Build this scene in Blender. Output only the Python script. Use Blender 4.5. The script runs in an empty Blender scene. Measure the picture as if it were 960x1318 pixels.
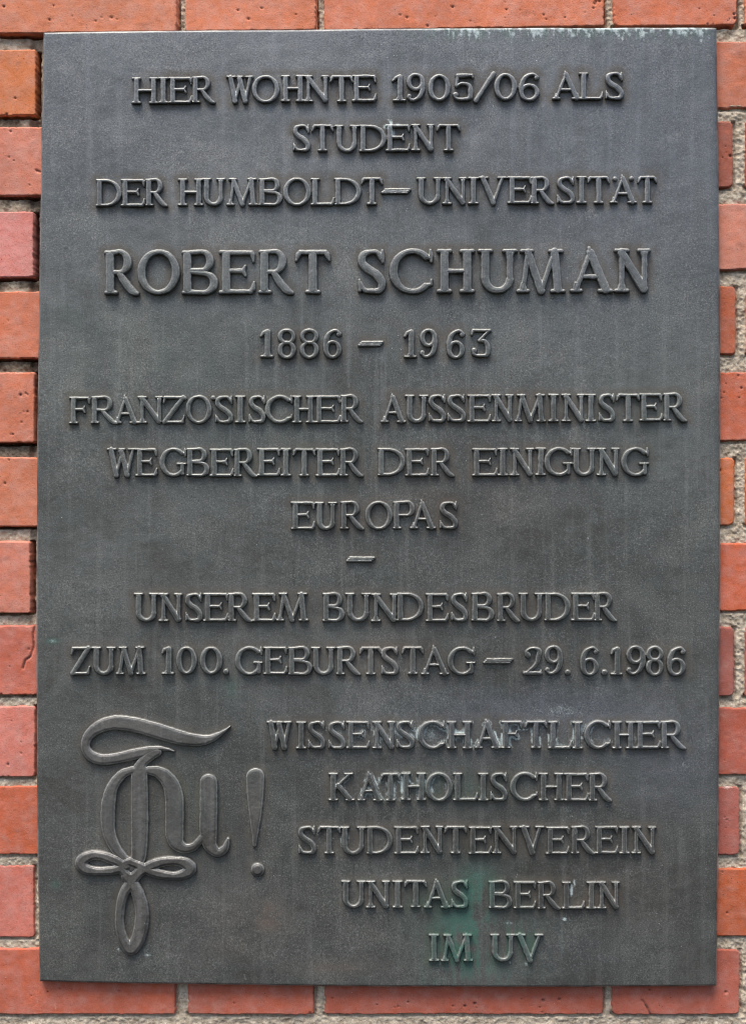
import bpy, math
import numpy as np

sc = bpy.context.scene
col = sc.collection

# ------------------------------------------------------------------ camera, sky, sun, exposure
S = 0.00072            # metres per photograph pixel on the plaque's front plane (y = 0)
CX, CY = 480.0, 659.0
D = 1.30               # camera distance to the plaque's front
T = 0.009              # brick face behind the plaque's front

cam = bpy.data.cameras.new('camera')
cam_o = bpy.data.objects.new('camera', cam)
col.objects.link(cam_o)
cam_o.location = (0, -D, 0)
cam_o.rotation_euler = (math.radians(90), 0, 0)
cam.sensor_fit = 'VERTICAL'
cam.angle = 2 * math.atan(1318 * S / 2 / D)
cam.clip_start = 0.01
cam.clip_end = 500
sc.camera = cam_o

SUN_ELEV = math.radians(67)
SUN_AZ = math.radians(-156)          # measured from +Y towards +X: in front of the wall and a little left
sun_dir = (math.sin(SUN_AZ) * math.cos(SUN_ELEV), math.cos(SUN_AZ) * math.cos(SUN_ELEV), math.sin(SUN_ELEV))
world = bpy.data.worlds.new('World')
sc.world = world
world.use_nodes = True
wn = world.node_tree.nodes
sky = wn.new('ShaderNodeTexSky')
sky.sky_type = 'NISHITA'
sky.sun_disc = False
sky.sun_elevation = SUN_ELEV
sky.sun_rotation = SUN_AZ
sky.air_density = 1.0
sky.dust_density = 3.0
wn['Background'].inputs['Strength'].default_value = 0.115
world.node_tree.links.new(sky.outputs[0], wn['Background'].inputs['Color'])

from mathutils import Vector
sun = bpy.data.lights.new('sun', 'SUN')
sun.energy = 2.2
sun.angle = math.radians(36)
sun.color = (1.0, 0.95, 0.88)
sun_o = bpy.data.objects.new('sun', sun)
sun_o.location = (-1, -2, 3)
sun_o.rotation_euler = Vector(sun_dir).to_track_quat('Z', 'Y').to_euler()
col.objects.link(sun_o)

sc.cycles.filter_width = 1.1
sc.view_settings.view_transform = 'Standard'
sc.view_settings.look = 'None'
sc.view_settings.gamma = 1.0
sc.view_settings.exposure = 1.08

# ------------------------------------------------------------------ numeric helpers
rng = np.random.RandomState(7)


def PX(u, v, y):
    """photograph pixel on the plane at depth y -> world x, z"""
    k = S * (D + y) / D
    return (u - CX) * k, (CY - v) * k


def vnoise(x, y, scale, seed):
    """smooth value noise in 0..1"""
    r = np.random.RandomState(seed)
    n = 256
    tab = r.rand(n, n)
    fx, fy = x / scale + 1000.37, y / scale + 1000.71
    ix, iy = np.floor(fx).astype(int), np.floor(fy).astype(int)
    tx, ty = fx - ix, fy - iy
    tx, ty = tx * tx * (3 - 2 * tx), ty * ty * (3 - 2 * ty)
    a = tab[ix % n, iy % n]; b = tab[(ix + 1) % n, iy % n]
    c = tab[ix % n, (iy + 1) % n]; d = tab[(ix + 1) % n, (iy + 1) % n]
    return (a * (1 - tx) + b * tx) * (1 - ty) + (c * (1 - tx) + d * tx) * ty


def fbm(x, y, scale, seed, octaves=4):
    s, amp, tot = 0, 1, 0
    for o in range(octaves):
        s = s + amp * vnoise(x, y, scale / 2 ** o, seed + o)
        tot += amp
        amp *= .55
    return s / tot


def sstep(a, b, x):
    t = np.clip((x - a) / (b - a), 0, 1)
    return t * t * (3 - 2 * t)


def grid_mesh(name, X, Y, Z, keep, mat, parent=None, attrs=None, smooth=True, extra=None):
    """X, Y, Z: 2-D arrays [row, column]; keep: cells to build"""
    nr, nc = X.shape
    idx = np.arange(nr * nc).reshape(nr, nc)
    q = np.stack([idx[:-1, :-1], idx[1:, :-1], idx[1:, 1:], idx[:-1, 1:]], -1)[keep]
    used, inv = np.unique(q.ravel(), return_inverse=True)
    co = np.stack([X.ravel()[used], Y.ravel()[used], Z.ravel()[used]], -1).astype(np.float32)
    faces = inv.reshape(-1, 4).astype(np.int32)
    if extra is not None:
        eco, ef = extra(co, X, Y, Z)
        faces = np.concatenate([faces, ef + len(co)])
        co = np.concatenate([co, eco.astype(np.float32)])
    me = bpy.data.meshes.new(name)
    me.vertices.add(len(co))
    me.vertices.foreach_set('co', co.ravel())
    nf = len(faces)
    me.loops.add(nf * 4)
    me.loops.foreach_set('vertex_index', faces.ravel())
    me.polygons.add(nf)
    me.polygons.foreach_set('loop_start', np.arange(0, nf * 4, 4, dtype=np.int32))
    me.update(calc_edges=True)
    me.validate()
    me.polygons.foreach_set('use_smooth', np.full(len(me.polygons), smooth))
    for an, av in (attrs or {}).items():
        if av.ndim == 3:
            a = me.attributes.new(an, 'FLOAT_COLOR', 'POINT')
            v = av.reshape(-1, av.shape[-1])[used]
            v = np.concatenate([v, np.ones((len(v), 1))], 1)
            if len(co) > len(v):
                v = np.concatenate([v, np.zeros((len(co) - len(v), 4))])
            a.data.foreach_set('color', v.astype(np.float32).ravel())
        else:
            a = me.attributes.new(an, 'FLOAT', 'POINT')
            v = av.ravel()[used]
            if len(co) > len(v):
                v = np.concatenate([v, np.zeros(len(co) - len(v))])
            a.data.foreach_set('value', v.astype(np.float32))
    me.materials.append(mat)
    o = bpy.data.objects.new(name, me)
    col.objects.link(o)
    if parent:
        o.parent = parent
    return o


# ------------------------------------------------------------------ material helpers
class NT:
    def __init__(self, name):
        self.m = bpy.data.materials.new(name)
        self.m.use_nodes = True
        self.t = self.m.node_tree
        self.b = self.t.nodes['Principled BSDF']
        self.geo = self.t.nodes.new('ShaderNodeNewGeometry')
        self.out = self.t.nodes['Material Output']

    def set(self, sock, v):
        if isinstance(v, bpy.types.NodeSocket):
            self.t.links.new(v, sock)
        else:
            sock.default_value = v

    def noise(self, scale, detail=4, rough=.6, seed=0.0, stretch=None, dist=0):
        n = self.t.nodes.new('ShaderNodeTexNoise')
        n.inputs['Scale'].default_value = scale
        n.inputs['Detail'].default_value = detail
        n.inputs['Roughness'].default_value = rough
        n.inputs['Distortion'].default_value = dist
        mp = self.t.nodes.new('ShaderNodeMapping')
        mp.inputs['Location'].default_value = (seed, seed * 1.7, seed * .6)
        if stretch:
            mp.inputs['Scale'].default_value = stretch
        self.t.links.new(self.geo.outputs['Position'], mp.inputs['Vector'])
        self.t.links.new(mp.outputs[0], n.inputs['Vector'])
        return n.outputs['Fac']

    def vor(self, scale, seed=0.0):
        n = self.t.nodes.new('ShaderNodeTexVoronoi')
        n.inputs['Scale'].default_value = scale
        mp = self.t.nodes.new('ShaderNodeMapping')
        mp.inputs['Location'].default_value = (seed, seed, seed)
        self.t.links.new(self.geo.outputs['Position'], mp.inputs['Vector'])
        self.t.links.new(mp.outputs[0], n.inputs['Vector'])
        return n.outputs['Distance']

    def rng(self, v, a, b, c=0., d=1., smooth=True):
        n = self.t.nodes.new('ShaderNodeMapRange')
        n.interpolation_type = 'SMOOTHSTEP' if smooth else 'LINEAR'
        self.set(n.inputs[0], v)
        for i, q in enumerate((a, b, c, d)):
            self.set(n.inputs[i + 1], q)
        return n.outputs[0]

    def math(self, op, a, b=0., clamp=False):
        n = self.t.nodes.new('ShaderNodeMath')
        n.operation = op
        n.use_clamp = clamp
        self.set(n.inputs[0], a)
        self.set(n.inputs[1], b)
        return n.outputs[0]

    def mix(self, f, a, b, mode='MIX'):
        n = self.t.nodes.new('ShaderNodeMix')
        n.data_type = 'RGBA'
        n.blend_type = mode
        self.set(n.inputs[0], f)
        for i, v in ((6, a), (7, b)):
            self.set(n.inputs[i], v if isinstance(v, bpy.types.NodeSocket) else (*v, 1.0))
        return n.outputs[2]

    def attr(self, name, out='Fac'):
        n = self.t.nodes.new('ShaderNodeAttribute')
        n.attribute_name = name
        return n.outputs[out]

    def bump(self, h, dist, strength=1.0, normal=None):
        n = self.t.nodes.new('ShaderNodeBump')
        n.inputs['Distance'].default_value = dist
        n.inputs['Strength'].default_value = strength
        self.t.links.new(h, n.inputs['Height'])
        if normal:
            self.t.links.new(normal, n.inputs['Normal'])
        return n.outputs[0]


def bronze(name, face, metal, rough, grain_amount, rim_rgb=(.37, .37, .345)):
    n = NT(name)
    big = n.noise(4.2, 5, .62, 3.1, dist=.6)
    cloud = n.noise(13, 6, .66, 12.4, dist=.8)
    mid = n.noise(38, 6, .65, 7.7)
    fine = n.noise(900, 3, .7, 1.3)
    grain = n.noise(520, 4, .8, 9.3)
    salt = n.noise(760, 2, .6, 5.9)
    streak = n.noise(75, 5, .6, 4.4, stretch=(1.5, 1, .07))
    hair = n.noise(260, 3, .6, 14.4, stretch=(1.4, 1, .06))
    c = n.mix(n.rng(big, .36, .64), tuple(v * .78 for v in face), tuple(v * 1.18 for v in face))
    c = n.mix(n.math('MULTIPLY', n.rng(cloud, .5, .68), .55), c, (face[0] * 1.32, face[1] * 1.32, face[2] * 1.25))
    c = n.mix(n.math('MULTIPLY', n.rng(cloud, .48, .34), .5), c, (face[0] * .66, face[1] * .62, face[2] * .56))
    c = n.mix(n.math('MULTIPLY', n.rng(mid, .42, .7), .4), c, (face[0] * .95, face[1] * 1.1, face[2] * 1.1))
    c = n.mix(n.math('MULTIPLY', n.rng(streak, .50, .70), .55), c, tuple(v * 1.6 for v in face))
    c = n.mix(n.math('MULTIPLY', n.rng(hair, .60, .72), .35), c, tuple(v * .5 for v in face))
    # chalky blue grey weathering, with the plate's brighter sky-lit top painted in
    chalk_sky = n.math('MULTIPLY', n.attr('chalk_sky'), n.rng(n.math('ADD', n.math('MULTIPLY', cloud, .6), n.math('MULTIPLY', streak, .4)), .30, .62, .35, 1.0))
    c = n.mix(n.math('MULTIPLY', chalk_sky, .75), c, (.150, .160, .182))
    # grain of the sand casting
    g = grain_amount
    c = n.mix(n.math('MULTIPLY', n.rng(grain, .52, .72), .5 * g), c, tuple(min(1, v * 1.75) for v in face))
    c = n.mix(n.math('MULTIPLY', n.rng(grain, .48, .3), .5 * g), c, tuple(v * .5 for v in face))
    patchy = n.rng(cloud, .35, .65, .45, 1.0)
    c = n.mix(n.math('MULTIPLY', n.math('MULTIPLY', n.rng(salt, .53, .70), .75 * g), patchy), c, tuple(min(1, v * 2.3) for v in face))
    c = n.mix(n.math('MULTIPLY', n.math('MULTIPLY', n.rng(salt, .47, .30), .65 * g), patchy), c, tuple(v * .38 for v in face))
    worn_glint = n.math('MULTIPLY', n.attr('wear_glint'), n.rng(mid, .25, .6, .5, 1.0))  # edge wear, with the rims' highlights painted in as a lighter colour
    c = n.mix(n.math('MULTIPLY', worn_glint, .9), c, rim_rgb)
    # brown soil held round the lettering, broken up by noise
    soil = n.math('MULTIPLY', n.attr('soil'), n.rng(grain, .35, .62, .35, 1.0))
    c = n.mix(soil, c, (.068, .056, .042))
    rust = n.math('MULTIPLY', n.attr('rust'), n.rng(mid, .36, .60))
    c = n.mix(n.math('MULTIPLY', rust, .8), c, (.105, .062, .040))
    verd = n.math('MULTIPLY', n.attr('verdigris'), n.rng(grain, .3, .6, .5, 1.0), True)
    c = n.mix(verd, c, (.038, .105, .078))
    lime = n.rng(n.math('ADD', n.attr('lime'), n.math('MULTIPLY', n.math('SUBTRACT', grain, .5), 1.2)), .30, .88)
    c = n.mix(n.math('MULTIPLY', lime, .85), c, (.50, .58, .57))
    fl = n.math('MULTIPLY', n.rng(n.vor(150, 2.0), .085, .04), n.rng(n.noise(30, 2, .5, 6.6), .6, .68))
    c = n.mix(n.math('MULTIPLY', fl, .8), c, (.55, .56, .55))
    n.set(n.b.inputs['Base Color'], c)
    cover = n.math('MAXIMUM', n.math('MAXIMUM', soil, verd), n.math('MAXIMUM', lime, rust))
    n.set(n.b.inputs['Metallic'], n.rng(cover, 0, 1, metal, 0.0, False))
    rg = n.math('ADD', n.rng(cloud, .3, .7, rough - .07, rough + .10), n.math('MULTIPLY', chalk_sky, .10))
    n.set(n.b.inputs['Roughness'], n.math('ADD', rg, n.math('MULTIPLY', cover, .25), True))
    nb = n.bump(fine, .0004, .4 * g)
    nb = n.bump(grain, .0007, .3 * g, nb)
    nb = n.bump(mid, .002, .3 * g, nb)
    n.set(n.b.inputs['Normal'], nb)
    return n.m


def brick_material():
    n = NT('brick')
    tint = n.attr('tint', 'Color')
    blot = n.noise(22, 5, .65, 2.2)
    mid = n.noise(90, 5, .6, 5.5)
    fine = n.noise(760, 4, .75, 8.1)
    hsv = n.t.nodes.new('ShaderNodeHueSaturation')
    n.set(hsv.inputs['Color'], tint)
    n.set(hsv.inputs['Value'], n.rng(blot, .3, .7, .87, 1.10))
    n.set(hsv.inputs['Saturation'], n.rng(mid, .3, .7, 1.06, .92))
    c = hsv.outputs[0]
    c = n.mix(n.math('MULTIPLY', n.rng(mid, .55, .75), .22), c, (.52, .28, .20))
    c = n.mix(n.math('MULTIPLY', n.rng(fine, .48, .3), .5), c, (.22, .065, .035))
    c = n.mix(n.math('MULTIPLY', n.rng(fine, .58, .72), .4), c, (.62, .30, .21))
    soot = n.math('MULTIPLY', n.rng(n.noise(55, 6, .7, 11.2), .56, .74), n.rng(fine, .35, .6))
    c = n.mix(n.math('MULTIPLY', soot, .5), c, (.13, .055, .04))
    # firing specks and pin holes
    sp = n.math('MULTIPLY', n.rng(n.vor(210, 1.0), .12, .06), n.rng(n.noise(45, 2, .5, 3.6), .5, .62))
    c = n.mix(n.math('MULTIPLY', sp, .9), c, (.045, .03, .025))
    wh = n.math('MULTIPLY', n.rng(n.vor(170, 5.0), .08, .04), n.rng(n.noise(50, 2, .5, 9.6), .58, .66))
    c = n.mix(n.math('MULTIPLY', wh, .8), c, (.62, .55, .48))
    grime = n.math('MULTIPLY', n.attr('grime'), n.rng(n.noise(140, 5, .7, 1.9), .38, .6))
    c = n.mix(grime, c, (.075, .045, .035))
    bloom = n.rng(n.math('ADD', n.attr('bloom'), n.math('MULTIPLY', n.math('SUBTRACT', fine, .5), 1.6)), .5, .85)
    c = n.mix(n.math('MULTIPLY', bloom, .75), c, (.62, .52, .46))
    n.set(n.b.inputs['Base Color'], c)
    n.b.inputs['Roughness'].default_value = .85
    n.b.inputs['Specular IOR Level'].default_value = .25
    nb = n.bump(fine, .0007, .6)
    nb = n.bump(mid, .002, .15, nb)
    nb = n.bump(sp, .002, -.6, nb)
    n.set(n.b.inputs['Normal'], nb)
    return n.m


def mortar_material():
    n = NT('mortar')
    mid = n.noise(120, 5, .7, 2.7)
    fine = n.noise(520, 5, .75, 6.1)
    c = n.mix(n.rng(mid, .35, .65), (.34, .275, .20), (.55, .47, .36))
    c = n.mix(n.rng(n.vor(430, 3.0), .28, .12, 0, .6), c, (.64, .57, .46))
    c = n.mix(n.math('MULTIPLY', n.rng(fine, .45, .30), .75), c, (.12, .09, .06))
    soot = n.math('MULTIPLY', n.attr('grime'), n.rng(mid, .3, .6, .5, 1.))
    c = n.mix(soot, c, (.07, .052, .036))
    n.set(n.b.inputs['Base Color'], c)
    n.b.inputs['Roughness'].default_value = .95
    n.b.inputs['Specular IOR Level'].default_value = .15
    nb = n.bump(fine, .0012, .7)
    nb = n.bump(mid, .003, .4, nb)
    n.set(n.b.inputs['Normal'], nb)
    return n.m


M_PLATE = bronze('patinated_bronze', (.120, .120, .110), .58, .41, .9)
M_LETTER = bronze('worn_bronze', (.124, .125, .116), .62, .44, .6)
M_EMBLEM = bronze('polished_bronze', (.138, .131, .121), .62, .46, .3)
M_BRICK = brick_material()
M_MORTAR = mortar_material()

# ------------------------------------------------------------------ the brick wall
# courses as (top at x=25, bottom at x=25, top at x=940, bottom at x=940), photograph pixels
COURSES = [
    (-47, 43.5, -58, 33), (62, 148.5, 52, 139.5), (162.5, 252.5, 155, 242), (271, 358, 261, 348),
    (373.5, 462, 367, 457), (478.5, 571, 478, 568), (587, 679, 588, 677), (696, 790, 698, 787),
    (804.5, 895.5, 806, 897), (908, 1001, 910, 998), (1011, 1101, 1012, 1102), (1114, 1208, 1117, 1206),
    (1220, 1307, 1222, 1307)]
HEADS = {      # brick ends along each course: list of (x0, x1)
    0: [(-480, -118), (-106, 228.5), (237.5, 407.5), (416.5, 778), (788, 949), (957, 1128), (1138, 1500)],
    1: [(-300, 47), (59, 400), (412, 880), (892, 1062), (1074, 1500)],
    2: [(-480, -120), (-108, 245), (257, 600), (612, 944), (958, 1290), (1302, 1500)],
    3: [(-300, 44.5), (58, 400), (412, 880), (892, 1066), (1078, 1500)],
    4: [(-480, -116), (-104, 245), (257, 600), (612, 948), (959.5, 1290), (1302, 1500)],
    5: [(-300, 45.5), (59, 400), (412, 880), (892, 1062), (1074, 1500)],
    6: [(-480, -120), (-108, 245), (257, 600), (612, 946), (958, 1290), (1302, 1500)],
    7: [(-300, 40.5), (56, 400), (412, 880), (892, 1064), (1076, 1500)],
    8: [(-480, -124), (-112, 245), (257, 600), (612, 945), (958, 1290), (1302, 1500)],
    9: [(-300, 46), (58, 400), (412, 880), (892, 1062), (1074, 1500)],
    10: [(-480, -120), (-108, 245), (257, 600), (612, 953), (964, 1290), (1302, 1500)],
    11: [(-300, 44.5), (56, 400), (412, 880), (892, 1062), (1074, 1500)],
    12: [(-480, -120), (-108, 227), (241, 405), (417, 777), (786, 953), (965, 1290), (1302, 1500)],
}
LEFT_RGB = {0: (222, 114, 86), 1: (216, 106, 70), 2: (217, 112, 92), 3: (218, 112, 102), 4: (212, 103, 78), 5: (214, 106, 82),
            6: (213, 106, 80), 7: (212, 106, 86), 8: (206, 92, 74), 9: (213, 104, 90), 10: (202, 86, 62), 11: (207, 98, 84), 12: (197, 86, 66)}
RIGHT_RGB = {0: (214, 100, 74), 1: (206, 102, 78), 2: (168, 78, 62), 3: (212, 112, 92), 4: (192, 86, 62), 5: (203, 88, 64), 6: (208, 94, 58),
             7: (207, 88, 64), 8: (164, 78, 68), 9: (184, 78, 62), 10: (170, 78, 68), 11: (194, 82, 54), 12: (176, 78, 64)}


def lin(rgb, k):
    a = np.array(rgb) / 255.
    return np.where(a < .04045, a / 12.92, ((a + .055) / 1.055) ** 2.4) * k * np.array((1.0, 1.66, 1.74))


for r, (off, src) in {-3: (-318, 0), -2: (-212, 0), -1: (-106, 1), 13: (106, 11), 14: (212, 12), 15: (318, 11)}.items():
    base = COURSES[0] if r < 0 else COURSES[12]
    HEADS[r] = [(a + (47 if r % 2 else 0), b + (47 if r % 2 else 0)) for a, b in HEADS[12 if r % 2 == 0 else 10]]
    k = (r if r < 0 else r - 12) * 106.5
    COURSES_EXT = (base[0] + k, base[1] + k, base[2] + k, base[3] + k)
    HEADS[(r, 'rows')] = COURSES_EXT
bricks = []
for r in range(-3, 16):
    y0a, y1a, y0b, y1b = COURSES[r] if 0 <= r <= 12 else HEADS[(r, 'rows')]
    for (x0, x1) in HEADS[r]:
        cx = (x0 + x1) / 2
        k = min(max(r, 0), 12)
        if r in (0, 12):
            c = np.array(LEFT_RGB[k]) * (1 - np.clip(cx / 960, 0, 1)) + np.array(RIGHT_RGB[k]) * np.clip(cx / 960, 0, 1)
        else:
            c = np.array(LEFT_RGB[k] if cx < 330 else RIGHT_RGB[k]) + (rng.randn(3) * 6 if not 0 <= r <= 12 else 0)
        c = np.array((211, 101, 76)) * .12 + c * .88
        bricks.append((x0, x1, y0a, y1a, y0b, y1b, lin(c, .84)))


def lines(segs):
    out = []
    for a, b, st in segs:
        out += list(np.arange(a, b, st))
    return np.array(out + [segs[-1][1]])


gx = lines([(-330, -10, 5), (-10, 66, 1.1), (66, 900, 1.6), (900, 974, 1.1), (974, 1290, 5)])
gy = lines([(-300, -10, 5), (-10, 66, 1.1), (66, 1240, 1.3), (1240, 1328, 1.1), (1328, 1620, 5)])
U, V = np.meshgrid(gx, gy)
wob = (fbm(U, V, 14, 11, 3) - .5) * 2.4 + (vnoise(U, V, 3.2, 21) - .5) * 1.6 + (fbm(U, V, 70, 31, 2) - .5) * 2.2
dist = np.full(U.shape, 99.)
tint = np.zeros(U.shape + (3,))
tint[:] = (.35, .12, .08)
lift = np.zeros(U.shape)
below = np.full(U.shape, -9.)
for (x0, x1, a0, a1, b0, b1, c) in bricks:
    w = (gx >= x0 - 14) & (gx <= x1 + 14)
    if not w.any():
        continue
    lo, hi = min(a0, b0) - 16, max(a1, b1) + 16
    h = (gy >= lo) & (gy <= hi)
    if not h.any():
        continue
    ix = np.ix_(h, w)
    u, v = U[ix], V[ix]
    t = (u - 25) / 915.
    yt, yb = a0 + (b0 - a0) * t, a1 + (b1 - a1) * t
    rad = 8.0 if 940 < x1 < 955 else 3.5
    qx = np.abs(u - (x0 + x1) / 2) - (x1 - x0) / 2 + rad
    qy = np.abs(v - (yt + yb) / 2) - (yb - yt) / 2 + rad
    d = np.hypot(np.maximum(qx, 0), np.maximum(qy, 0)) + np.minimum(np.maximum(qx, qy), 0) - rad
    closer = d < dist[ix]
    dist[ix] = np.where(closer, d, dist[ix])
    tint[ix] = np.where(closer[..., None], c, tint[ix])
    below[ix] = np.where(closer, np.maximum(np.where(np.abs(u - (x0 + x1) / 2) < (x1 - x0) / 2 + 1, v - yb, -9), np.where((v > yt) & (v < yb + 2), u - x1, -9)), below[ix])
    lf = rng.rand() * .0012
    tx_, ty_ = rng.randn(2) * .0004
    pl = lf + tx_ * (u - (x0 + x1) / 2) / 100 + ty_ * (v - (yt + yb) / 2) / 50
    lift[ix] = np.where(closer, pl, lift[ix])
d = dist + wob * .55 + .3
# chips and pits
pits = np.zeros(U.shape)
pr = np.random.RandomState(3)
clusters = [(135, 22, 9, 10), (655, 12, 10, 8), (770, 12, 9, 10), (940, 505, 10, 14), (30, 535, 8, 8), (33, 505, 6, 6), (12, 555, 10, 5), (935, 18, 12, 12),
            (690, 1296, 10, 6), (605, 1297, 7, 6), (940, 480, 12, 12), (560, 20, 40, 10), (320, 14, 40, 8), (935, 1060, 10, 12), (935, 200, 12, 10),
            (20, 20, 40, 5), (930, 690, 30, 8), (20, 120, 20, 5), (20, 960, 20, 6)]
plist = [(cx + pr.randn() * s, cy + pr.randn() * s * .6, .4 + pr.rand() ** 2 * .9) for cx, cy, s, k in clusters for _ in range(max(2, k // 2))]
plist += [(pr.uniform(-20, 980), pr.choice([pr.uniform(0, 40), pr.uniform(1272, 1306)]), .45 + pr.rand() ** 2 * .8) for _ in range(40)]
plist += [(pr.choice([pr.uniform(0, 48), pr.uniform(926, 960)]), pr.uniform(40, 1300), .45 + pr.rand() ** 2 * .8) for _ in range(26)]
for (px_, py_, r_) in plist:
    w = np.where((gx > px_ - 7) & (gx < px_ + 7))[0]; h = np.where((gy > py_ - 7) & (gy < py_ + 7))[0]
    if len(w) and len(h):
        ix = np.ix_(h, w)
        pits[ix] = np.maximum(pits[ix], np.exp(-((U[ix] - px_) ** 2 + (V[ix] - py_) ** 2) / (2 * r_ * r_)))
# cracks in two bricks on the left
for cr in ([(45, 806), (43, 818), (44, 832), (40, 845), (33, 850), (30, 860)], [(47, 219), (52, 221)], [(838, 1308), (832, 1296), (826, 1288)]):
    for (ax, ay), (bx, by) in zip(cr[:-1], cr[1:]):
        for t in np.linspace(0, 1, 14):
            px_, py_ = ax + (bx - ax) * t, ay + (by - ay) * t
            w = np.where((gx > px_ - 4) & (gx < px_ + 4))[0]; h = np.where((gy > py_ - 4) & (gy < py_ + 4))[0]
            ix = np.ix_(h, w)
            pits[ix] = np.maximum(pits[ix], .9 * np.exp(-((U[ix] - px_) ** 2 + (V[ix] - py_) ** 2) / (2 * .8 ** 2)))

recess = .0030 + .0022 * sstep(700, 300, U) * sstep(900, 700, V) + .0015 * sstep(120, 40, V)      # deeper joints high on the left
recess = recess + (fbm(U, V, 40, 71, 2) - .5) * .002
# joints raked out beside the brick ends on the left
recess = recess + .004 * sstep(56, 50, U) * sstep(36, 42, U) * sstep(850, 780, V)
gap = sstep(3.4, 1.4, below + (fbm(U, V, 12, 77, 3) - .5) * 3.5) * (below > -3)
gap = gap * np.clip(sstep(560, 200, U) * sstep(1120, 700, V) + sstep(60, 45, V) + .35, 0, 1)
recess = recess + gap * (.009 + .006 * sstep(120, 60, U) * sstep(820, 720, V))
edge = sstep(-1.3, .9, d)
Yb = T + lift + edge ** 1.4 * (recess + .006) + pits * .0020 + (fbm(U, V, 9, 41, 3) - .5) * .0005 + (fbm(U, V, 120, 51, 2) - .5) * .0008
Ym = T + recess + (fbm(U, V, 7, 61, 4) - .5) * .0030 + (vnoise(U, V, 2.6, 63) - .5) * .0014
grime_b = np.clip(pits * 1.2, 0, 1)
# soot along the lower edges of the top course and in the raked joints
grime_m = sstep(740, 560, V) * sstep(300, 60, U) * sstep(.28, .62, fbm(U, V, 22, 91, 3)) * .95
grime_m = np.clip(grime_m + .75 * gap * sstep(120, 60, U) * sstep(820, 720, V) + sstep(455, 462, V) * sstep(482, 476, V) * sstep(80, 60, U), 0, 1)
bloom = np.zeros(U.shape)
for (bx, by, sx, sy, a) in ((936, 1012, 10, 7, .8), (944, 1020, 7, 10, .5), (72, 1296, 5, 10, .55), (48, 1290, 3, 12, .5), (310, 1284, 8, 10, .35), (60, 1306, 60, 2.5, .5),
                            (235, 1305, 90, 2.2, .5), (470, 1307, 60, 2.4, .45), (30, 163, 30, 2, .3), (22, 480, 22, 1.6, .7), (22, 588, 26, 1.4, .6), (28, 698, 22, 1.4, .4), (930, 1117, 40, 1.5, .3)):
    bloom = np.maximum(bloom, a * np.exp(-((U - bx) / sx) ** 2 - ((V - by) / sy) ** 2))

# cells that the plaque hides are not built
cu, cv = (U[:-1, :-1] + U[1:, 1:]) / 2, (V[:-1, :-1] + V[1:, 1:]) / 2
hidden = (cu > 78) & (cu < 896) & (cv > 64) & (cv < 1238)
dmin = np.minimum(np.minimum(d[:-1, :-1], d[1:, 1:]), np.minimum(d[1:, :-1], d[:-1, 1:]))

wall = bpy.data.objects.new('brick_wall', None)
wall.location = (0, T, 0)
col.objects.link(wall)
wall['label'] = 'weathered orange red brick wall with sandy grey mortar joints behind the metal plaque'
wall['category'] = 'wall'
wall['kind'] = 'thing'


def wxz(U, V, Y):
    k = S * (D + T) / D
    return (U - CX) * k, Y - T, (CY - V) * k


X_, Y_, Z_ = wxz(U, V, Yb)
grid_mesh('brickwork', X_, Y_, Z_, (dmin < 1.4) & ~hidden, M_BRICK, wall, {'tint': tint, 'grime': grime_b, 'bloom': bloom})
dmax = np.maximum(np.maximum(d[:-1, :-1], d[1:, 1:]), np.maximum(d[1:, :-1], d[:-1, 1:]))
X_, Y_, Z_ = wxz(U, V, Ym)
grid_mesh('mortar', X_, Y_, Z_, (dmax > -3.5) & ~hidden, M_MORTAR, wall, {'grime': grime_m})

# ------------------------------------------------------------------ glyphs: strokes of (x, y, radius) in pixels, y up from the baseline
def arc(cx, cy, rx, ry, a0, a1, rt, rs, n=22, p=1.0):
    """elliptic arc; rs: half width at the sides, rt: at top and bottom"""
    out = []
    for a in np.radians(np.linspace(a0, a1, n)):
        c, s = math.cos(a), math.sin(a)
        c2 = math.copysign(abs(c) ** p, c); s2 = math.copysign(abs(s) ** p, s)
        out.append((cx + rx * c2, cy + ry * s2, rt + (rs - rt) * c * c))
    return out


def spline(pts, n=8):
    P = [pts[0]] + list(pts) + [pts[-1]]
    out = []
    for i in range(1, len(P) - 2):
        p0, p1, p2, p3 = (np.array(P[k], float) for k in (i - 1, i, i + 1, i + 2))
        for t in np.linspace(0, 1, n, endpoint=False):
            out.append(tuple(.5 * (2 * p1 + (p2 - p0) * t + (2 * p0 - 5 * p1 + 4 * p2 - p3) * t * t + (3 * p1 - p0 - 3 * p2 + p3) * t ** 3)))
    out.append(tuple(pts[-1]))
    return out


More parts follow.
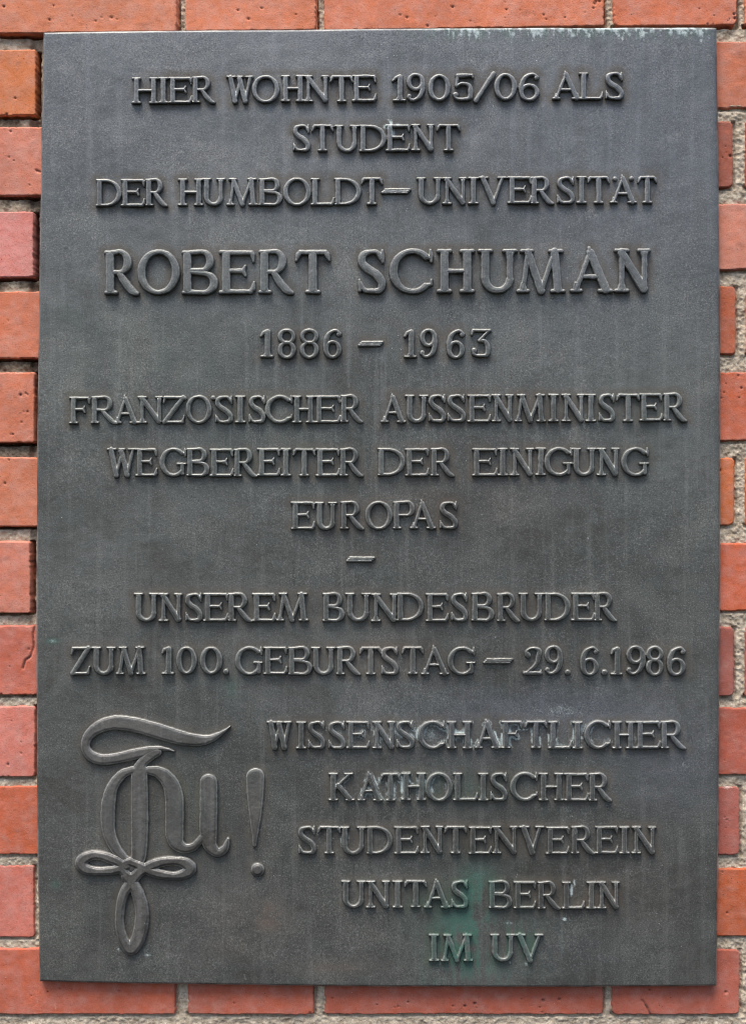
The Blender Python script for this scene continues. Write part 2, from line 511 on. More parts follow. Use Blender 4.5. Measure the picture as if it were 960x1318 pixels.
def glyph(ch, W, H):
    Tk, t, s = .098 * H, .056 * H, .044 * H      # half widths: stem, hairline, serif
    sw = .175 * H                                # serif half length
    st = []

    def line(x0, y0, x1, y1, r0, r1=None):
        st.append([(x0, y0, r0), (x1, y1, r0 if r1 is None else r1)])

    def serif(x, top, r, l=None, rr=None):
        l = sw if l is None else l
        rr = l if rr is None else rr
        y, dr = (H - s, -1) if top else (s, 1)
        line(x - l + s, y, x + rr - s, y, s)
        for q, w in ((-1, l), (1, rr)):
            if w > r * 1.1:
                line(x + q * (w - s) * .62, y + dr * s * .3, x + q * r * .35, y + dr * .17 * H, s * .8)
        
    def stem(x, y0=None, y1=None, r=None, bot=True, top=True, l=None, rr=None):
        r = Tk if r is None else r
        line(x, r if y0 is None else y0, x, H - r if y1 is None else y1, r)
        if bot: serif(x, False, r, l, rr)
        if top: serif(x, True, r, l, rr)

    a = sw
    if ch == 'I':
        stem(W / 2, l=min(W / 2, sw * 1.1))
    elif ch == 'H':
        stem(a); stem(W - a); line(a, .5 * H, W - a, .5 * H, t)
    elif ch in 'EFL':
        x = .62 * sw + Tk * .6
        stem(x, bot=True, top=True, l=x, rr=sw)
        if ch in 'EF':
            line(x, H - t, W - .09 * H, H - t, t)
            st.append([(W - .10 * H, H - t, t), (W - .07 * H, H - .10 * H, t * 1.1), (W - .045 * H, .74 * H, s * .7)])
            line(x, .53 * H, .66 * W, .53 * H, t)
            st.append([(.66 * W, .53 * H, t), (.72 * W, .64 * H, s * .7)])
            st.append([(.66 * W, .53 * H, t), (.72 * W, .42 * H, s * .8)])
        if ch in 'EL':
            line(x, t, W - .10 * H, t, t)
            st.append([(W - .11 * H, t, t), (W - .06 * H, .12 * H, t * 1.1), (W - .03 * H, .27 * H, s * .7)])
    elif ch == 'T':
        stem(W / 2, top=False)
        line(.12 * H, H - t, W - .12 * H, H - t, t)
        st.append([(.13 * H, H - t, t), (.085 * H, H - .11 * H, t * 1.15), (.04 * H, .76 * H, s * .7)])
        st.append([(W - .13 * H, H - t, t), (W - .085 * H, H - .11 * H, t * 1.15), (W - .04 * H, .76 * H, s * .7)])
        line(W / 2, H - Tk, W / 2, H - .16 * H, Tk)
    elif ch == 'D':
        x = .75 * sw
        stem(x, l=x, rr=sw)
        cx = x + .22 * H
        rx = W - Tk - cx
        st.append([(x, H - t, t)] + arc(cx, H / 2, rx, H / 2 - t, 90, -90, t, Tk * .95) + [(x, t, t)])
    elif ch in 'RPB':
        x = .75 * sw
        stem(x, l=x, rr=sw, top=False)
        line(.0 + s, H - s, x, H - s, s)
        line(x - .55 * x, H - s * 1.3, x - Tk * .35, H - .17 * H, s * .8)
        lo = .47 * H if ch != 'B' else .52 * H
        wx = {'R': .80, 'P': 1.0, 'B': .90}[ch] * W
        cx = max(x + .1 * H, wx - .30 * H)
        st.append([(x, H - t, t)] + arc(cx, (H + lo) / 2, wx - Tk - cx, (H - lo) / 2 - t * .5, 90, -90, t, Tk * .95) + [(x, lo + t * .5, t)])
        if ch == 'B':
            cx = max(x + .12 * H, W - .34 * H)
            st.append([(x, lo, t)] + arc(cx, lo / 2, W - Tk - cx, lo / 2 - t * .7, 90, -90, t, Tk) + [(x, t, t)])
        if ch == 'R':
            st.append(spline([(.44 * W, lo, Tk * .75), (.60 * W, .27 * H, Tk * .95), (.80 * W, .08 * H, Tk * .9), (W - s, .02 * H, s * 1.1)]))
    elif ch in 'OQ':
        st.append(arc(W / 2, H / 2, W / 2 - Tk * .95, H / 2 - t + .02 * H, 0, 360, t * 1.05, Tk * .95, 44))
    elif ch == '0':
        st.append(arc(W / 2, H / 2, W / 2 - Tk, H / 2 - t, 0, 360, t * 1.05, Tk, 40))
    elif ch in 'CG':
        cx = W * .53 if ch == 'C' else W * .52
        rx = cx - Tk
        e = -48 if ch == 'C' else -40
        st.append(arc(cx, H / 2, rx, H / 2 - t + .015 * H, 46, 360 + e, t * 1.1, Tk, 40))
        x1 = cx + rx * math.cos(math.radians(46)); y1 = H / 2 + (H / 2 - t) * math.sin(math.radians(46))
        st.append([(x1, y1 + .02 * H, t * 1.2), (W - .07 * H, .80 * H, s), ])
        st.append([(W - .07 * H, .97 * H, s * .8), (W - .06 * H, .85 * H, t), (W - .05 * H, .72 * H, s * .7)])
        if ch == 'C':
            x2 = cx + rx * math.cos(math.radians(48)); y2 = H / 2 - (H / 2 - t) * math.sin(math.radians(48))
            st.append([(x2, y2, t * 1.1), (W - .06 * H, .20 * H, s), (W - .045 * H, .30 * H, s * .7)])
        else:
            xg = W - .15 * H
            line(xg, .10 * H, xg, .42 * H, Tk * .75)
            line(xg - .16 * H, .44 * H, W - s, .44 * H, s)
    elif ch == 'S':
        k = 1.0
        st.append(spline([(.84 * W, .80 * H, t), (.70 * W, .93 * H, t), (.46 * W, H - t, t), (.20 * W, .87 * H, t * 1.5), (.17 * W, .70 * H, Tk * .95),
                          (.36 * W, .56 * H, Tk), (.66 * W, .43 * H, Tk), (W - Tk, .25 * H, Tk * .95), (.78 * W, .08 * H, t * 1.4), (.48 * W, t, t), (.24 * W, .08 * H, t), (.10 * W, .22 * H, t)]))
        st.append([(.88 * W, .97 * H, s * .8), (.87 * W, .84 * H, t), (.89 * W, .71 * H, s * .7)])
        st.append([(.07 * W, .02 * H + s, s * .9), (.09 * W, .15 * H, t), (.06 * W, .30 * H, s * .7)])
    elif ch == 'U':
        l, r = a * .95, W - a * .95
        rr_ = Tk * .78
        ry = min((r - l) / 2, .34 * H)
        pts = [(l, H - Tk, Tk)] + [(l, ry + t, Tk)] + arc((l + r) / 2, ry + t, (r - l) / 2, ry, 180, 360, t * 1.25, Tk * .95)[1:-1] + [(r, ry + t, rr_), (r, H - Tk, rr_)]
        st.append(pts)
        serif(l, True, Tk); serif(r, True, rr_)
    elif ch == 'N':
        l, r = a, W - a * .8
        th = Tk * .68
        stem(l, r=th); line(r, .05 * H, r, H - Tk, th)
        serif(r, True, th, l=a * .95, rr=a * .8)
        line(l - th * .2, H - Tk * .9, r - th * .2, Tk * .8, Tk)
        serif(l, True, th, l=a, rr=.5 * a)
    elif ch == 'M':
        th = Tk * .62
        lb, rb = a * .9, W - a
        lt, rt = lb + .12 * H, rb - .07 * H
        mid = (lt + rt) / 2 - .01 * H
        line(lb, s * 2, lt, H - Tk * .6, th); serif(lb, False, th, l=a * .85)
        line(lt, H - Tk * .8, mid, Tk * .5, Tk * .92)
        line(mid, Tk * .5, rt, H - Tk * .8, th)
        line(rb, s * 2, rt, H - Tk * .7, Tk); serif(rb, False, Tk)
        line(lt - .14 * H, H - s, lt + .09 * H, H - s, s); line(rt - .10 * H, H - s, rt + .16 * H, H - s, s)
    elif ch in 'VW':
        th = Tk * .62
        if ch == 'V':
            m = W / 2 + .02 * H
            line(.17 * H, H - Tk * .6, m, Tk * .4, Tk); line(m, Tk * .4, W - .17 * H, H - Tk * .6, th)
            line(s, H - s, .34 * H, H - s, s); line(W - .30 * H, H - s, W - s, H - s, s)
        else:
            q = W
            line(.17 * H, H - Tk * .6, .33 * q, Tk * .4, Tk); line(.33 * q, Tk * .4, .54 * q, H - Tk * 1.2, th)
            line(.50 * q, H - Tk * 1.2, .70 * q, Tk * .4, Tk); line(.70 * q, Tk * .4, W - .12 * H, H - Tk * .6, th)
            line(s, H - s, .32 * H, H - s, s); line(W - .27 * H, H - s, W - s, H - s, s); line(.44 * q, H - s, .60 * q, H - s, s)
    elif ch == 'A':
        th = Tk * .62
        ap = W * .49
        line(a * .95, s * 1.5, ap, H - th, th); line(ap, H - Tk, W - a * .9, s * 1.5, Tk)
        line(ap - .02 * H, H - th, ap - .03 * H, H + .01 * H, th, th * .7)
        serif(a * .95, False, th, l=a * .85); serif(W - a * .95, False, Tk)
        line(a + (ap - a) * .36, .36 * H, ap + (W - a - ap) * .66, .36 * H, t)
    elif ch == 'K':
        stem(a)
        line(a + Tk * .5, .42 * H, W - .22 * H, H - s * 1.5, t * 1.05)
        line(W - .36 * H, H - s, W - .10 * H, H - s, s)
        line(a + .18 * H, .56 * H, W - .18 * H, s * 1.6, Tk)
        line(W - .30 * H, s, W - s, s, s)
    elif ch == 'Z':
        line(.10 * H, H - t, W - t, H - t, t); line(W - .08 * H, H - t, .09 * H, t, Tk * .9); line(.07 * H, t, W - .10 * H, t, t)
        st.append([(.11 * H, H - t, t), (.06 * H, .74 * H, s * .8)])
        st.append([(W - .11 * H, t, t), (W - .04 * H, .28 * H, s * .8)])
    elif ch == '1':
        x = W * .58
        line(x, Tk, x, H - Tk, Tk * 1.05); serif(x, False, Tk, l=min(x, .26 * H), rr=W - x)
        st.append([(x, H - t, t * 1.2), (x - .14 * H, .88 * H, t * 1.2), (s, .76 * H, s)])
    elif ch == '8':
        st.append(arc(W / 2, .755 * H, W * .36, .225 * H, 0, 360, t * 1.1, t * 1.45, 32))
        st.append(arc(W / 2, .285 * H, W / 2 - Tk * .9, .265 * H, 0, 360, t * 1.1, t * 1.6, 36))
    elif ch in '69':
        p = arc(W / 2, .29 * H, W / 2 - Tk, .27 * H, 0, 360, t * 1.1, Tk * .92, 36)
        q = spline([(.90 * W, .84 * H, t), (.72 * W, .95 * H, t), (.50 * W, .93 * H, t * 1.1), (.27 * W, .80 * H, Tk * .9), (Tk, .55 * H, Tk), (Tk, .29 * H, Tk * .95)])
        b = [(.84 * W, .82 * H, .085 * H), (.84 * W, .821 * H, .085 * H)]
        for z in (p, q, b):
            st.append(z if ch == '6' else [(W - x, H - y, r) for x, y, r in z])
    elif ch == '2':
        st.append(spline([(.20 * W, .72 * H, Tk), (.14 * W, .84 * H, t), (.42 * W, H - t, t), (.80 * W, .88 * H, t * 1.4), (W - Tk * 1.3, .70 * H, Tk), (.70 * W, .42 * H, Tk * .8), (.36 * W, .20 * H, t), (.08 * W, .06 * H, t)]))
        line(.06 * W, t * 1.2, .92 * W, t * 1.2, t * 1.3); line(.90 * W, t, W - s, .16 * H, t, s * .8)
        line(.22 * W, .70 * H, .23 * W, .69 * H, .095 * H)
    elif ch == '3':
        line(.10 * W, H - t, .95 * W, H - t, t); st.append([(.10 * W, H - t, t), (.04 * W, .80 * H, s)])
        line(.92 * W, H - t, .42 * W, .58 * H, t)
        st.append(spline([(.42 * W, .58 * H, t), (.72 * W, .56 * H, t * 1.3), (W - Tk, .34 * H, Tk), (.80 * W, .09 * H, t * 1.4), (.46 * W, t, t), (.18 * W, .10 * H, t), (.10 * W, .24 * H, t)]))
        line(.16 * W, .24 * H, .17 * W, .23 * H, .095 * H)
    elif ch == '5':
        line(.26 * W, H - t * 1.4, .94 * W, H - t, t * 1.5, t); line(.94 * W, H - t, .98 * W, H - .14 * H, s)
        line(.26 * W, H - t * 1.4, .20 * W, .56 * H, t * 1.1)
        st.append(spline([(.20 * W, .54 * H, t), (.46 * W, .64 * H, t), (.80 * W, .56 * H, t * 1.4), (W - Tk, .33 * H, Tk), (.80 * W, .10 * H, t * 1.4), (.46 * W, t, t), (.18 * W, .10 * H, t), (.09 * W, .24 * H, t)]))
        line(.16 * W, .23 * H, .17 * W, .22 * H, .095 * H)
    elif ch == '/':
        line(.10 * W, .0, .92 * W, H, Tk * .85)
    elif ch == '-':
        for yy in np.linspace(-.055 * H, .055 * H, 3):
            line(.06 * W + yy * .9 + .04 * H, .5 * H + yy, W - .06 * W + yy * .9 - .02 * H, .5 * H + yy, .05 * H)
    elif ch == '.':
        line(W / 2, .10 * H, W / 2 + .01, .10 * H, .105 * H)
    return st


# ------------------------------------------------------------------ the inscription, letter by letter: (letter, left, right)
# every line: (x, top, base) at its left and right end, then its words
LINES = [
    ((170, 99.5, 133.5), (800, 92.5, 128), [
        'H170,204 I203,217.5 E217,248 R247,277', 'W291,326 O324,360 H361,392 N391,424 T424,455 E453,484.5',
        '1504,522.5 9522.5,547 0550,579.5 5582,609 /609.5,637 0635,665 6667,694', 'A709.5,747 L745,776 S778,802.5']),
    ((377, 160.5, 195.5), (592, 159.5, 194.5), ['S377,400 T401,430 U431,462.5 D462.5,497.5 E496,528 N529,560 T561,592.5']),
    ((124, 230.5, 266), (846, 226, 261.5), [
        'D124,157.5 E156,187.5 R187,216', 'H229,262 U260,290 M291,332 B332,363 O364,400 L399.5,430.5 D430,465 T464,493', '-490,528',
        'U535.5,569 N569,601 I601,617 V615.5,652.5 E652.5,684 R682.5,713 S716,740 I741,755.5 T755.5,785 A783.5,819 T820,846 :791,230;812.5,229.5']),
    ((134, 322.5, 379), (837, 320, 376.5), [
        'R134.5,179 O177,232 B234,281 E282,329 R332.5,378 T379.5,426', 'S460.5,497 C501,558 H562,611 U615,665.5 M664,727.5 A732,788 N790,837']),
    ((334, 424.5, 461), (631, 423.5, 460), ['1334.5,352 8357,381 8385.5,410.5 6416,440', '-461,493', '1519,536 9540,563 6574,598 3606,631']),
    ((89, 510.5, 546), (884, 506, 542.5), [
        'F89.5,117.5 R117,152 A146,179 N177,210 Z209,239 O239,273 S277,301 I302,317 S320,342.5 C341,377 H376,406 E405,439 R438,467.5 :237.5,512.5;274.5,512',
        'A489,522.5 U521,551 S551,574.5 S575.5,600 E601,632 N632,661 M661,702.5 I705,719 N722,753 I753,767 S770,792 T792,823.5 E822.5,852.5 R853,884']),
    ((137, 577, 613.5), (835, 576, 612.5), [
        'W137.5,176 E174,203 G205,240 B240,270 E270,301 R300.5,331 E330.5,360.5 I361,375.5 T376,406 E406,437.5 R437.5,468', 'D486,522 E521,552.5 R554,585',
        'E607,640 I640,654.5 N656,687.5 I687.5,702.5 G700,737 U735,767.5 N767.5,797.5 G799,835']),
    ((374, 645.5, 682), (589, 645, 681), ['E374.5,406 U405,434 R438,469 O469.5,505 P505.5,534 A527,561 S565,589']),
    ((445, 701.5, 738), (482, 701.5, 738), ['-445,482']),
    ((173, 763, 800), (794, 763, 800), [
        'U173,205 N204.5,235.5 S238,261 E261,294 R293,325 E324,355 M355,397',
        'B415,444 U444,477.5 N477,512 D510,545.5 E547,577 S580,602.5 B606,636 R639,669 U667,700 D700,734 E734,765 R764,794']),
    ((90, 832, 868.5), (882, 832.5, 869), [
        'Z90.5,117 U118,149 M149,188', '1208,224 0227,254 0258,287 .286.5,295.5', 'G303,339 E339,370 B371,402.5 U401,432.5 R432.5,464 T462.5,492 S491,514 T517,546 A541,578 G576,612',
        '-621,660', '2674,697.5 9700,724 .725,735', '6746,770 .773,782', '1785,800.5 9805,830 8831,854 6857.5,882']),
    ((343, 928, 964), (882, 928, 964), [
        'W343,376 I380,395 S396,419 S422,445 E445.5,476 N479,509.5 S510,534 C537.5,573.5 H575,607.5 A610,644 F645,673 T674,704 L705,736 I736,751 C751,786 H787.5,817.5 E817.5,850 R850,882.5']),
    ((422, 994.5, 1031), (788, 994.5, 1031), ['K422.5,457 A459,492 T489,516 H516,548.5 O547,582.5 L582.5,615 I614,629 S630,653 C656,692 H692.5,725 E726,757.5 R757.5,787.5']),
    ((384, 1063, 1099.5), (844, 1063.5, 1099.5), [
        'S384,407.5 T408,439 U437.5,471 D472,506 E507,539 N540.5,571 T571,601 E602,632.5 N633,667 V667.5,700.5 E702,733 R734,765 E765,795.5 I795.5,811 N812,844']),
    ((439, 1132.5, 1168.5), (798, 1134.5, 1170.5), [
        'U439,471 N471,502.5 I505,519 T520,550 A545,579.5 S580,602.5', 'B629,659.5 E660,689.5 R691,721 L723,752.5 I754,767.5 N768,798']),
    ((551, 1202, 1237.5), (700, 1202, 1237.5), ['I551,566 M567,609', 'U630.5,663 V663,700']),
]


def word_strokes(line, word):
    (xa, ta, ba), (xb, tb, bb), _ = line
    strokes = []
    for tok in word.split():
        ch = tok[0]
        if ch == ':':
            for p in tok[1:].split(';'):
                x, y = (float(v) for v in p.split(','))
                strokes.append([(x, y, 2.9), (x + .01, y, 2.9)])
            continue
        x0, x1 = (float(v) for v in tok[1:].split(','))
        f = ((x0 + x1) / 2 - xa) / max(xb - xa, 1)
        top, base = ta + (tb - ta) * f, ba + (bb - ba) * f
        H = base - top
        jit = rng.randn(3) * .25
        tilt = rng.randn() * .006
        for s_ in glyph(ch, x1 - x0, H):
            strokes.append([(x0 + x + tilt * y + jit[0], base - y + jit[1], max(r, .8) * (1 + .02 * jit[2])) for x, y, r in s_])
    return strokes


def field(strokes, gx, gy, reach):
    """distance to the union of tapered strokes on a grid (rows gy, columns gx)"""
    out = np.full((len(gy), len(gx)), 60.)
    for s_ in strokes:
        P = np.array(s_)
        x0, x1 = (P[:, 0] - P[:, 2]).min() - reach, (P[:, 0] + P[:, 2]).max() + reach
        y0, y1 = (P[:, 1] - P[:, 2]).min() - reach, (P[:, 1] + P[:, 2]).max() + reach
        i0, i1 = np.searchsorted(gx, [x0, x1]); j0, j1 = np.searchsorted(gy, [y0, y1])
        if i0 == i1 or j0 == j1:
            continue
        u, v = np.meshgrid(gx[i0:i1], gy[j0:j1])
        sub = out[j0:j1, i0:i1]
        for a, b in zip(P[:-1], P[1:]):
            dx, dy = b[0] - a[0], b[1] - a[1]
            L2 = dx * dx + dy * dy + 1e-9
            t = np.clip(((u - a[0]) * dx + (v - a[1]) * dy) / L2, 0, 1)
            np.minimum(sub, np.hypot(u - a[0] - t * dx, v - a[1] - t * dy) - (a[2] + t * (b[2] - a[2])), out=sub)
    return out


# ------------------------------------------------------------------ the emblem
EK = 280 / 960.


def em(pts, closed=False, n=8):
    if closed:
        pts = list(pts) + [pts[0]]
    return [(80 + x * EK, 900 + y * EK, r * EK) for x, y, r in spline(pts, n)]


MONOGRAM = [
    em([(742, 119, 1.5), (700, 152, 10), (650, 176, 19), (595, 181, 26), (530, 171, 31), (460, 151, 33), (390, 130, 33), (310, 110, 32), (230, 103, 31), (165, 122, 27),
        (118, 160, 21), (104, 205, 19), (122, 243, 22), (165, 264, 24), (225, 263, 23), (300, 247, 24), (360, 233, 22), (415, 218, 12), (460, 220, 7), (495, 229, 2)]),
    em([(420, 232, 20), (385, 250, 24), (352, 285, 24), (342, 330, 35), (343, 420, 37), (343, 560, 37), (341, 660, 34), (330, 720, 28), (308, 752, 16)]),
    em([(325, 309, 16), (270, 330, 20), (226, 382, 24), (207, 450, 30), (203, 520, 31), (209, 590, 28), (234, 652, 23), (272, 700, 19), (300, 716, 18)]),
    em([(385, 313, 19), (438, 328, 28), (480, 375, 36), (496, 440, 40), (497, 520, 40), (497, 595, 39), (507, 635, 30), (540, 657, 21), (578, 653, 18), (605, 628, 16), (640, 590, 18)]),
    em([(647, 368, 38), (647, 480, 38), (646, 590, 37), (654, 645, 29), (685, 676, 20), (718, 660, 16), (733, 618, 7)]),
]
KNOT = [
    em([(300, 716, 17), (262, 738, 17), (303, 784, 17), (346, 742, 17)], True),
    em([(285, 738, 17), (225, 706, 19), (155, 687, 17), (106, 698, 21), (86, 723, 23), (104, 748, 21), (155, 758, 16), (215, 756, 17), (262, 750, 17), (300, 795, 16)]),
    em([(320, 780, 16), (380, 741, 20), (440, 718, 19), (505, 713, 17), (548, 725, 22), (566, 747, 24), (545, 768, 21), (500, 779, 15), (440, 773, 18), (385, 757, 18), (340, 728, 14)]),
    em([(285, 780, 20), (325, 835, 23), (350, 910, 26), (352, 990, 27), (333, 1062, 26), (303, 1102, 24), (274, 1068, 19), (256, 1000, 16), (257, 930, 16), (272, 862, 18), (300, 815, 20), (345, 765, 16)]),
]
EXCLAM = [em([(853, 345, 40), (853, 420, 36), (853, 500, 28), (852, 580, 16), (850, 645, 7)])]
EXDOT = [em([(862, 752, 29), (863, 752, 29)])]

# ------------------------------------------------------------------ stains and painted-in sky tone on the metal, as masks over the plaque
WORDS = []
for ln in LINES:
    for w in ln[2]:
        WORDS.append((('dash' if w[0] == '-' else 'number' if w[0] in '0123456789' else 'word'), word_strokes(ln, w)))


def g2(x, y, cx, cy, sx, sy):
    return np.exp(-((x - cx) / sx) ** 2 - ((y - cy) / sy) ** 2)


def masks(x, y, dl):
    n1, n2, n3 = fbm(x, y, 60, 101, 4), fbm(x, y, 14, 111, 3), fbm(x * 3, y * .35, 16, 121, 3)
    verd = np.zeros(x.shape)
    for cx, cy, sx, sy, a in ((600, 1210, 46, 60, 1.35), (612, 1148, 26, 34, 1.2), (665, 1215, 45, 26, .8), (575, 1255, 34, 22, .6), (640, 1255, 60, 20, .4), (68, 825, 9, 3.5, 1.0), (298, 885, 12, 14, .45),
                              (72, 1138, 7, 6, .6), (545, 1165, 30, 22, .45), (820, 560, 60, 120, .12), (590, 1010, 70, 22, .35), (180, 480, 130, 90, .14), (330, 560, 120, 60, .14),
                              (250, 1010, 100, 70, .12), (660, 1200, 20, 40, .5)):
        verd = np.maximum(verd, a * g2(x, y, cx, cy, sx, sy))
    verd = verd * sstep(.38, .56, n1 * .3 + n2 * .3 + n3 * .4)
    verd = np.maximum(verd, np.maximum(.95 * g2(x, y, 68, 825, 9, 3.5), .6 * g2(x, y, 72, 1138, 7, 6)) * sstep(.2, .45, n2))
    top = sstep(60, 36, y) * sstep(500, 560, x) * sstep(.35, .62, n3 * .7 + n2 * .3)
    verd = np.clip(np.maximum(verd, top * .5), 0, 1)
    n4 = fbm(x * 4, y * .5, 14, 141, 3)
    n5 = vnoise(x, y, 3.2, 151)
    lime = .80 * sstep(60, 37, y + (n4 - .5) * 40) * sstep(500, 600, x) * sstep(925, 905, x) * sstep(.30, .62, n2 * .35 + n4 * .3 + n5 * .35)
    lime = np.maximum(lime, .28 * sstep(100, 60, y) * g2(x, y, 670, 70, 170, 60) * sstep(.5, .65, n3))
    for cx, cy, sx, sy, a in ((68, 825, 9, 3.4, .58), (497, 163, 5, 4, .95), (503, 158, 3, 6, .9), (506, 171, 3, 6, .9), (500, 154, 3, 2, .8), (512, 160, 4, 3, .7), (735, 1146, 2.6, 10, 1.0), (739, 1136, 2.5, 6, .8),
                              (726, 1183, 3.5, 3, 1.0), (153, 1222, 3, 3, .7), (190, 1229, 6, 2.5, .7), (677, 1240, 2.5, 4, .8), (656, 1239, 2, 2, .8), (638, 820, 2, 2, .7), (845, 928, 2, 2, .6),
                              (756, 693, 1.6, 1.6, .9), (118, 1088, 5, 4, .4), (190, 1223, 3, 3, .5), (518, 1225, 3, 6, .3), (655, 1188, 9, 3, .6), (316, 1258, 6, 9, .38),
                              (770, 950, 12, 9, .35), (880, 985, 20, 16, .38), (640, 985, 50, 8, .2), (720, 915, 50, 14, .42), (555, 945, 14, 14, .5), (150, 1045, 30, 6, .2)):
        lime = np.maximum(lime, a * g2(x, y, cx, cy, sx, sy))
    # lime washed into the counters of the lower lines
    low = g2(x, y, 600, 945, 250, 22) + g2(x, y, 520, 1013, 110, 22) * 1.2 + g2(x, y, 430, 1080, 55, 20) * .7 + g2(x, y, 700, 945, 120, 20) * .3
    lime = np.maximum(lime, np.clip(low, 0, 1.2) * sstep(6, 1.0, dl) * sstep(.30, .60, fbm(x, y, 7, 131, 3) * .7 + n2 * .3) * .8)
    soil = sstep(13, 1.5, dl) * sstep(.30, .62, n2 * .5 + n1 * .5) * .95
    rust = np.zeros(x.shape)
    for cx, cy, sx, sy, a in ((345, 1180, 26, 22, .8), (300, 1215, 50, 20, .35), (430, 1245, 60, 12, .45), (500, 835, 40, 20, .35), (560, 640, 60, 30, .3), (735, 580, 14, 8, .3),
                              (320, 1180, 60, 40, .3), (640, 640, 90, 60, .2), (330, 1050, 14, 40, .3), (800, 1150, 80, 60, .25), (200, 990, 60, 50, .2)):
        rust = np.maximum(rust, a * g2(x, y, cx, cy, sx, sy))
    chalk_sky = np.clip(sstep(520, 40, y) * .75 + .35 * g2(x, y, 800, 260, 170, 200) + .8 * g2(x, y, 865, 985, 75, 60) + .8 * g2(x, y, 715, 912, 130, 26) + .4 * g2(x, y, 640, 930, 260, 60) + .25 * g2(x, y, 720, 1225, 120, 40) + .25 * sstep(70, 40, y), 0, 1)  # pale weathering patches, plus a painted top-to-bottom light gradient
    return {'chalk_sky': chalk_sky, 'wear_glint': np.zeros(x.shape), 'verdigris': verd, 'lime': np.clip(lime, 0, 1), 'soil': soil, 'rust': rust}


# ------------------------------------------------------------------ the plaque
plaque = bpy.data.objects.new('bronze_plaque', None)
plaque.location = (0, 0, 0)
col.objects.link(plaque)
plaque['label'] = 'dark grey bronze memorial plaque with raised lettering and scrolled monogram on red brick'
plaque['category'] = 'plaque'


def poly(pts, deg):
    p = np.array(pts, float)
    return np.polyfit(p[:, 0], p[:, 1], deg)


LEFT = poly([(42, 56.5), (160, 54), (300, 52), (400, 50), (540, 48.6), (760, 46.8), (900, 47.3), (1100, 49), (1200, 50), (1264, 51)], 3)      # x of y
RIGHT = poly([(35, 921.5), (150, 924.5), (300, 926), (500, 926.3), (700, 926.4), (900, 926), (1000, 925.5), (1200, 923.4), (1270, 922)], 3)
TOP = poly([(56, 42), (240, 38.7), (410, 37.2), (560, 36.6), (720, 36), (921, 35)], 2)                                                   # y of x
BOT = poly([(51, 1264), (240, 1267), (410, 1269.3), (600, 1270.8), (780, 1271), (922, 1269.7)], 2)
e = np.array([0, .7, 1.5, 2.4, 3.4, 4.6])
su = np.concatenate([e, np.arange(6.5, 864, 2.), 871 - e[::-1]]) / 871
sv = np.concatenate([e, np.arange(6.5, 1222, 2.), 1229 - e[::-1]]) / 1229
A, B = np.meshgrid(su, sv)
Un = 52 + A * 871; Vn = 39 + B * 1229
for _ in range(6):
    xl, xr = np.polyval(LEFT, Vn), np.polyval(RIGHT, Vn)
    Un = xl + A * (xr - xl)
    yt, yb = np.polyval(TOP, Un), np.polyval(BOT, Un)
    Vn = yt + B * (yb - yt)
# the cast outline is not ruler straight
edge_px = np.minimum(np.minimum(A, 1 - A) * 871, np.minimum(B, 1 - B) * 1229)
Un += (fbm(Un, Vn, 40, 201, 3) - .5) * 1.2 * sstep(8, 0, edge_px)
Vn += (fbm(Un, Vn, 40, 211, 3) - .5) * 1.2 * sstep(8, 0, edge_px)

all_strokes = [s_ for _, w in WORDS for s_ in w] + MONOGRAM + KNOT + EXCLAM + EXDOT
fx, fy = np.arange(40, 936, 2.), np.arange(30, 1280, 2.)
FD = field(all_strokes, fx, fy, 16)
ix = np.clip((Un - 40) / 2, 0, len(fx) - 1.001); iy = np.clip((Vn - 30) / 2, 0, len(fy) - 1.001)
i0, j0 = ix.astype(int), iy.astype(int)
tx, ty = ix - i0, iy - j0
DL = (FD[j0, i0] * (1 - tx) + FD[j0, i0 + 1] * tx) * (1 - ty) + (FD[j0 + 1, i0] * (1 - tx) + FD[j0 + 1, i0 + 1] * tx) * ty

Yp = (fbm(Un, Vn, 130, 221, 3) - .5) * .0022 + (fbm(Un, Vn, 18, 231, 3) - .5) * .00045
bev = np.clip(1 - edge_px / 2.4, 0, 1)
Yp = Yp + .0014 * bev ** 1.6 + .0011 * np.clip(1 - (1 - A) * 871 / 5.2, 0, 1)
Xp, Zp = PX(Un, Vn, 0)


def plate_sides(co, X, Y, Z):
    nr, nc = X.shape
    ring = [(0, c) for c in range(nc)] + [(r, nc - 1) for r in range(1, nr)] + [(nr - 1, c) for c in range(nc - 2, -1, -1)] + [(r, 0) for r in range(nr - 2, 0, -1)]
    f = np.array([(X[r, c], Y[r, c], Z[r, c]) for r, c in ring])
    b = f.copy(); b[:, 1] = T + .0012
    b[:, 0] *= 1.001
    n = len(ring)
    faces = [(i, (i + 1) % n, n + (i + 1) % n, n + i) for i in range(n)]
    # back as four-sided fan strips to a small inner ring
    inner = b.copy(); inner[:, 0] *= .02; inner[:, 2] *= .02
    faces += [(n + i, n + (i + 1) % n, 2 * n + (i + 1) % n, 2 * n + i) for i in range(n)]
    return np.concatenate([f, b, inner]), np.array(faces, dtype=np.int64)


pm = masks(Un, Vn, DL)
pm['wear_glint'] = sstep(2.8, .6, edge_px) * sstep(.3, .65, fbm(Un, Vn, 25, 241, 4)) * .8
plate = grid_mesh('plate', Xp, Yp, Zp, np.ones((Xp.shape[0] - 1, Xp.shape[1] - 1), bool), M_PLATE, plaque, pm, extra=plate_sides)


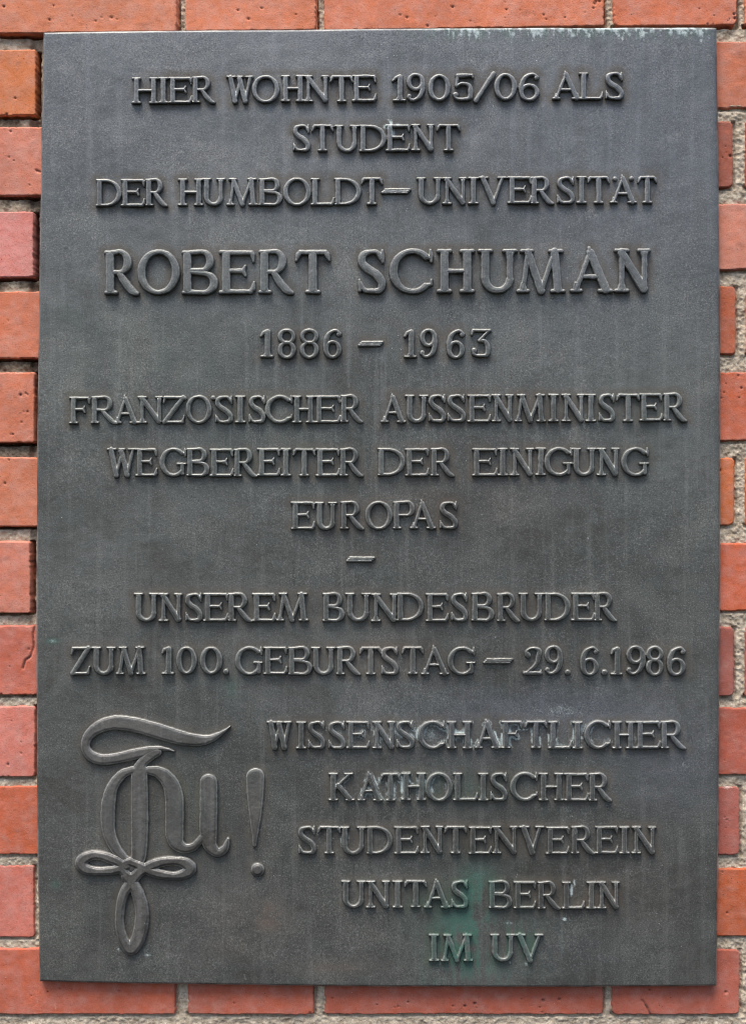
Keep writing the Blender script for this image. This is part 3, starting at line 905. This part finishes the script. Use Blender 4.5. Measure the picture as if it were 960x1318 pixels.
def relief(name, strokes, high, res, foot=.9, rim=1.5, parent=plaque, crown=.0003, grow=.35, mat=None):
    P = np.concatenate([np.array(s_) for s_ in strokes])
    x0, y0 = (P[:, :2] - P[:, 2:]).min(0) - 4
    x1, y1 = (P[:, :2] + P[:, 2:]).max(0) + 4
    gx, gy = np.arange(x0, x1, res), np.arange(y0, y1, res)
    dd = field(strokes, gx, gy, 4)
    u, v = np.meshgrid(gx, gy)
    dd = dd + (vnoise(u, v, 5, 301) - .5) * .6 + (vnoise(u, v, 1.8, 311) - .5) * .3
    dd = dd - grow
    hgt = .74 * np.clip((foot - dd) / (foot + .35), 0, 1) + .26 * sstep(-.1, -rim, dd)
    y = .0022 - hgt * (high + .0022) - crown * sstep(-rim, -4.5, dd) + (fbm(u, v, 7, 321, 3) - .5) * .00035 * hgt
    dm = np.minimum(np.minimum(dd[:-1, :-1], dd[1:, 1:]), np.minimum(dd[1:, :-1], dd[:-1, 1:]))
    k = 1 - high / D * .85 * hgt
    X = (u - CX) * S * k
    Z = (CY - v) * S * k
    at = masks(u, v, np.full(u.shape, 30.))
    at['soil'] = sstep(.75, .2, hgt) * sstep(.3, .6, fbm(u, v, 14, 111, 3)) * .7
    lowl = g2(u, v, 600, 945, 250, 22) + g2(u, v, 520, 1013, 110, 22) * 1.2 + g2(u, v, 430, 1080, 55, 20) * .7
    at['lime'] = np.maximum(at['lime'], np.clip(lowl, 0, 1) * sstep(1.0, .3, hgt) * sstep(.38, .6, fbm(u, v, 14, 111, 3)) * .95)
    at['wear_glint'] = sstep(.55, .8, hgt) * sstep(-2.3, -.8, dd)  # worn edges and bright rim highlights, both put into the colour
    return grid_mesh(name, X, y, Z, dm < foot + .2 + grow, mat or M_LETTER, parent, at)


for kind, st in WORDS:
    n_name = {'word': 'inscription_word', 'number': 'inscription_number', 'dash': 'inscription_dash'}[kind]
    tall = max(p[1] for s_ in st for p in s_) - min(p[1] for s_ in st for p in s_)
    relief(n_name, st, (.0056 if tall > 48 else .0046) if kind != 'dash' else .0036, .5)
mono = relief('monogram', MONOGRAM, .0044, .55, rim=1.3, grow=.7, crown=.0006, mat=M_EMBLEM)
relief('monogram_knot', KNOT, .0052, .55, rim=1.8, grow=1.6, parent=mono, crown=.0008, mat=M_EMBLEM)
ex = relief('exclamation_mark', EXCLAM, .0030, .55, grow=.6, rim=1.2, crown=.0005, mat=M_EMBLEM)
relief('dot', EXDOT, .0036, .55, grow=.5, parent=ex, crown=.0010, mat=M_EMBLEM)
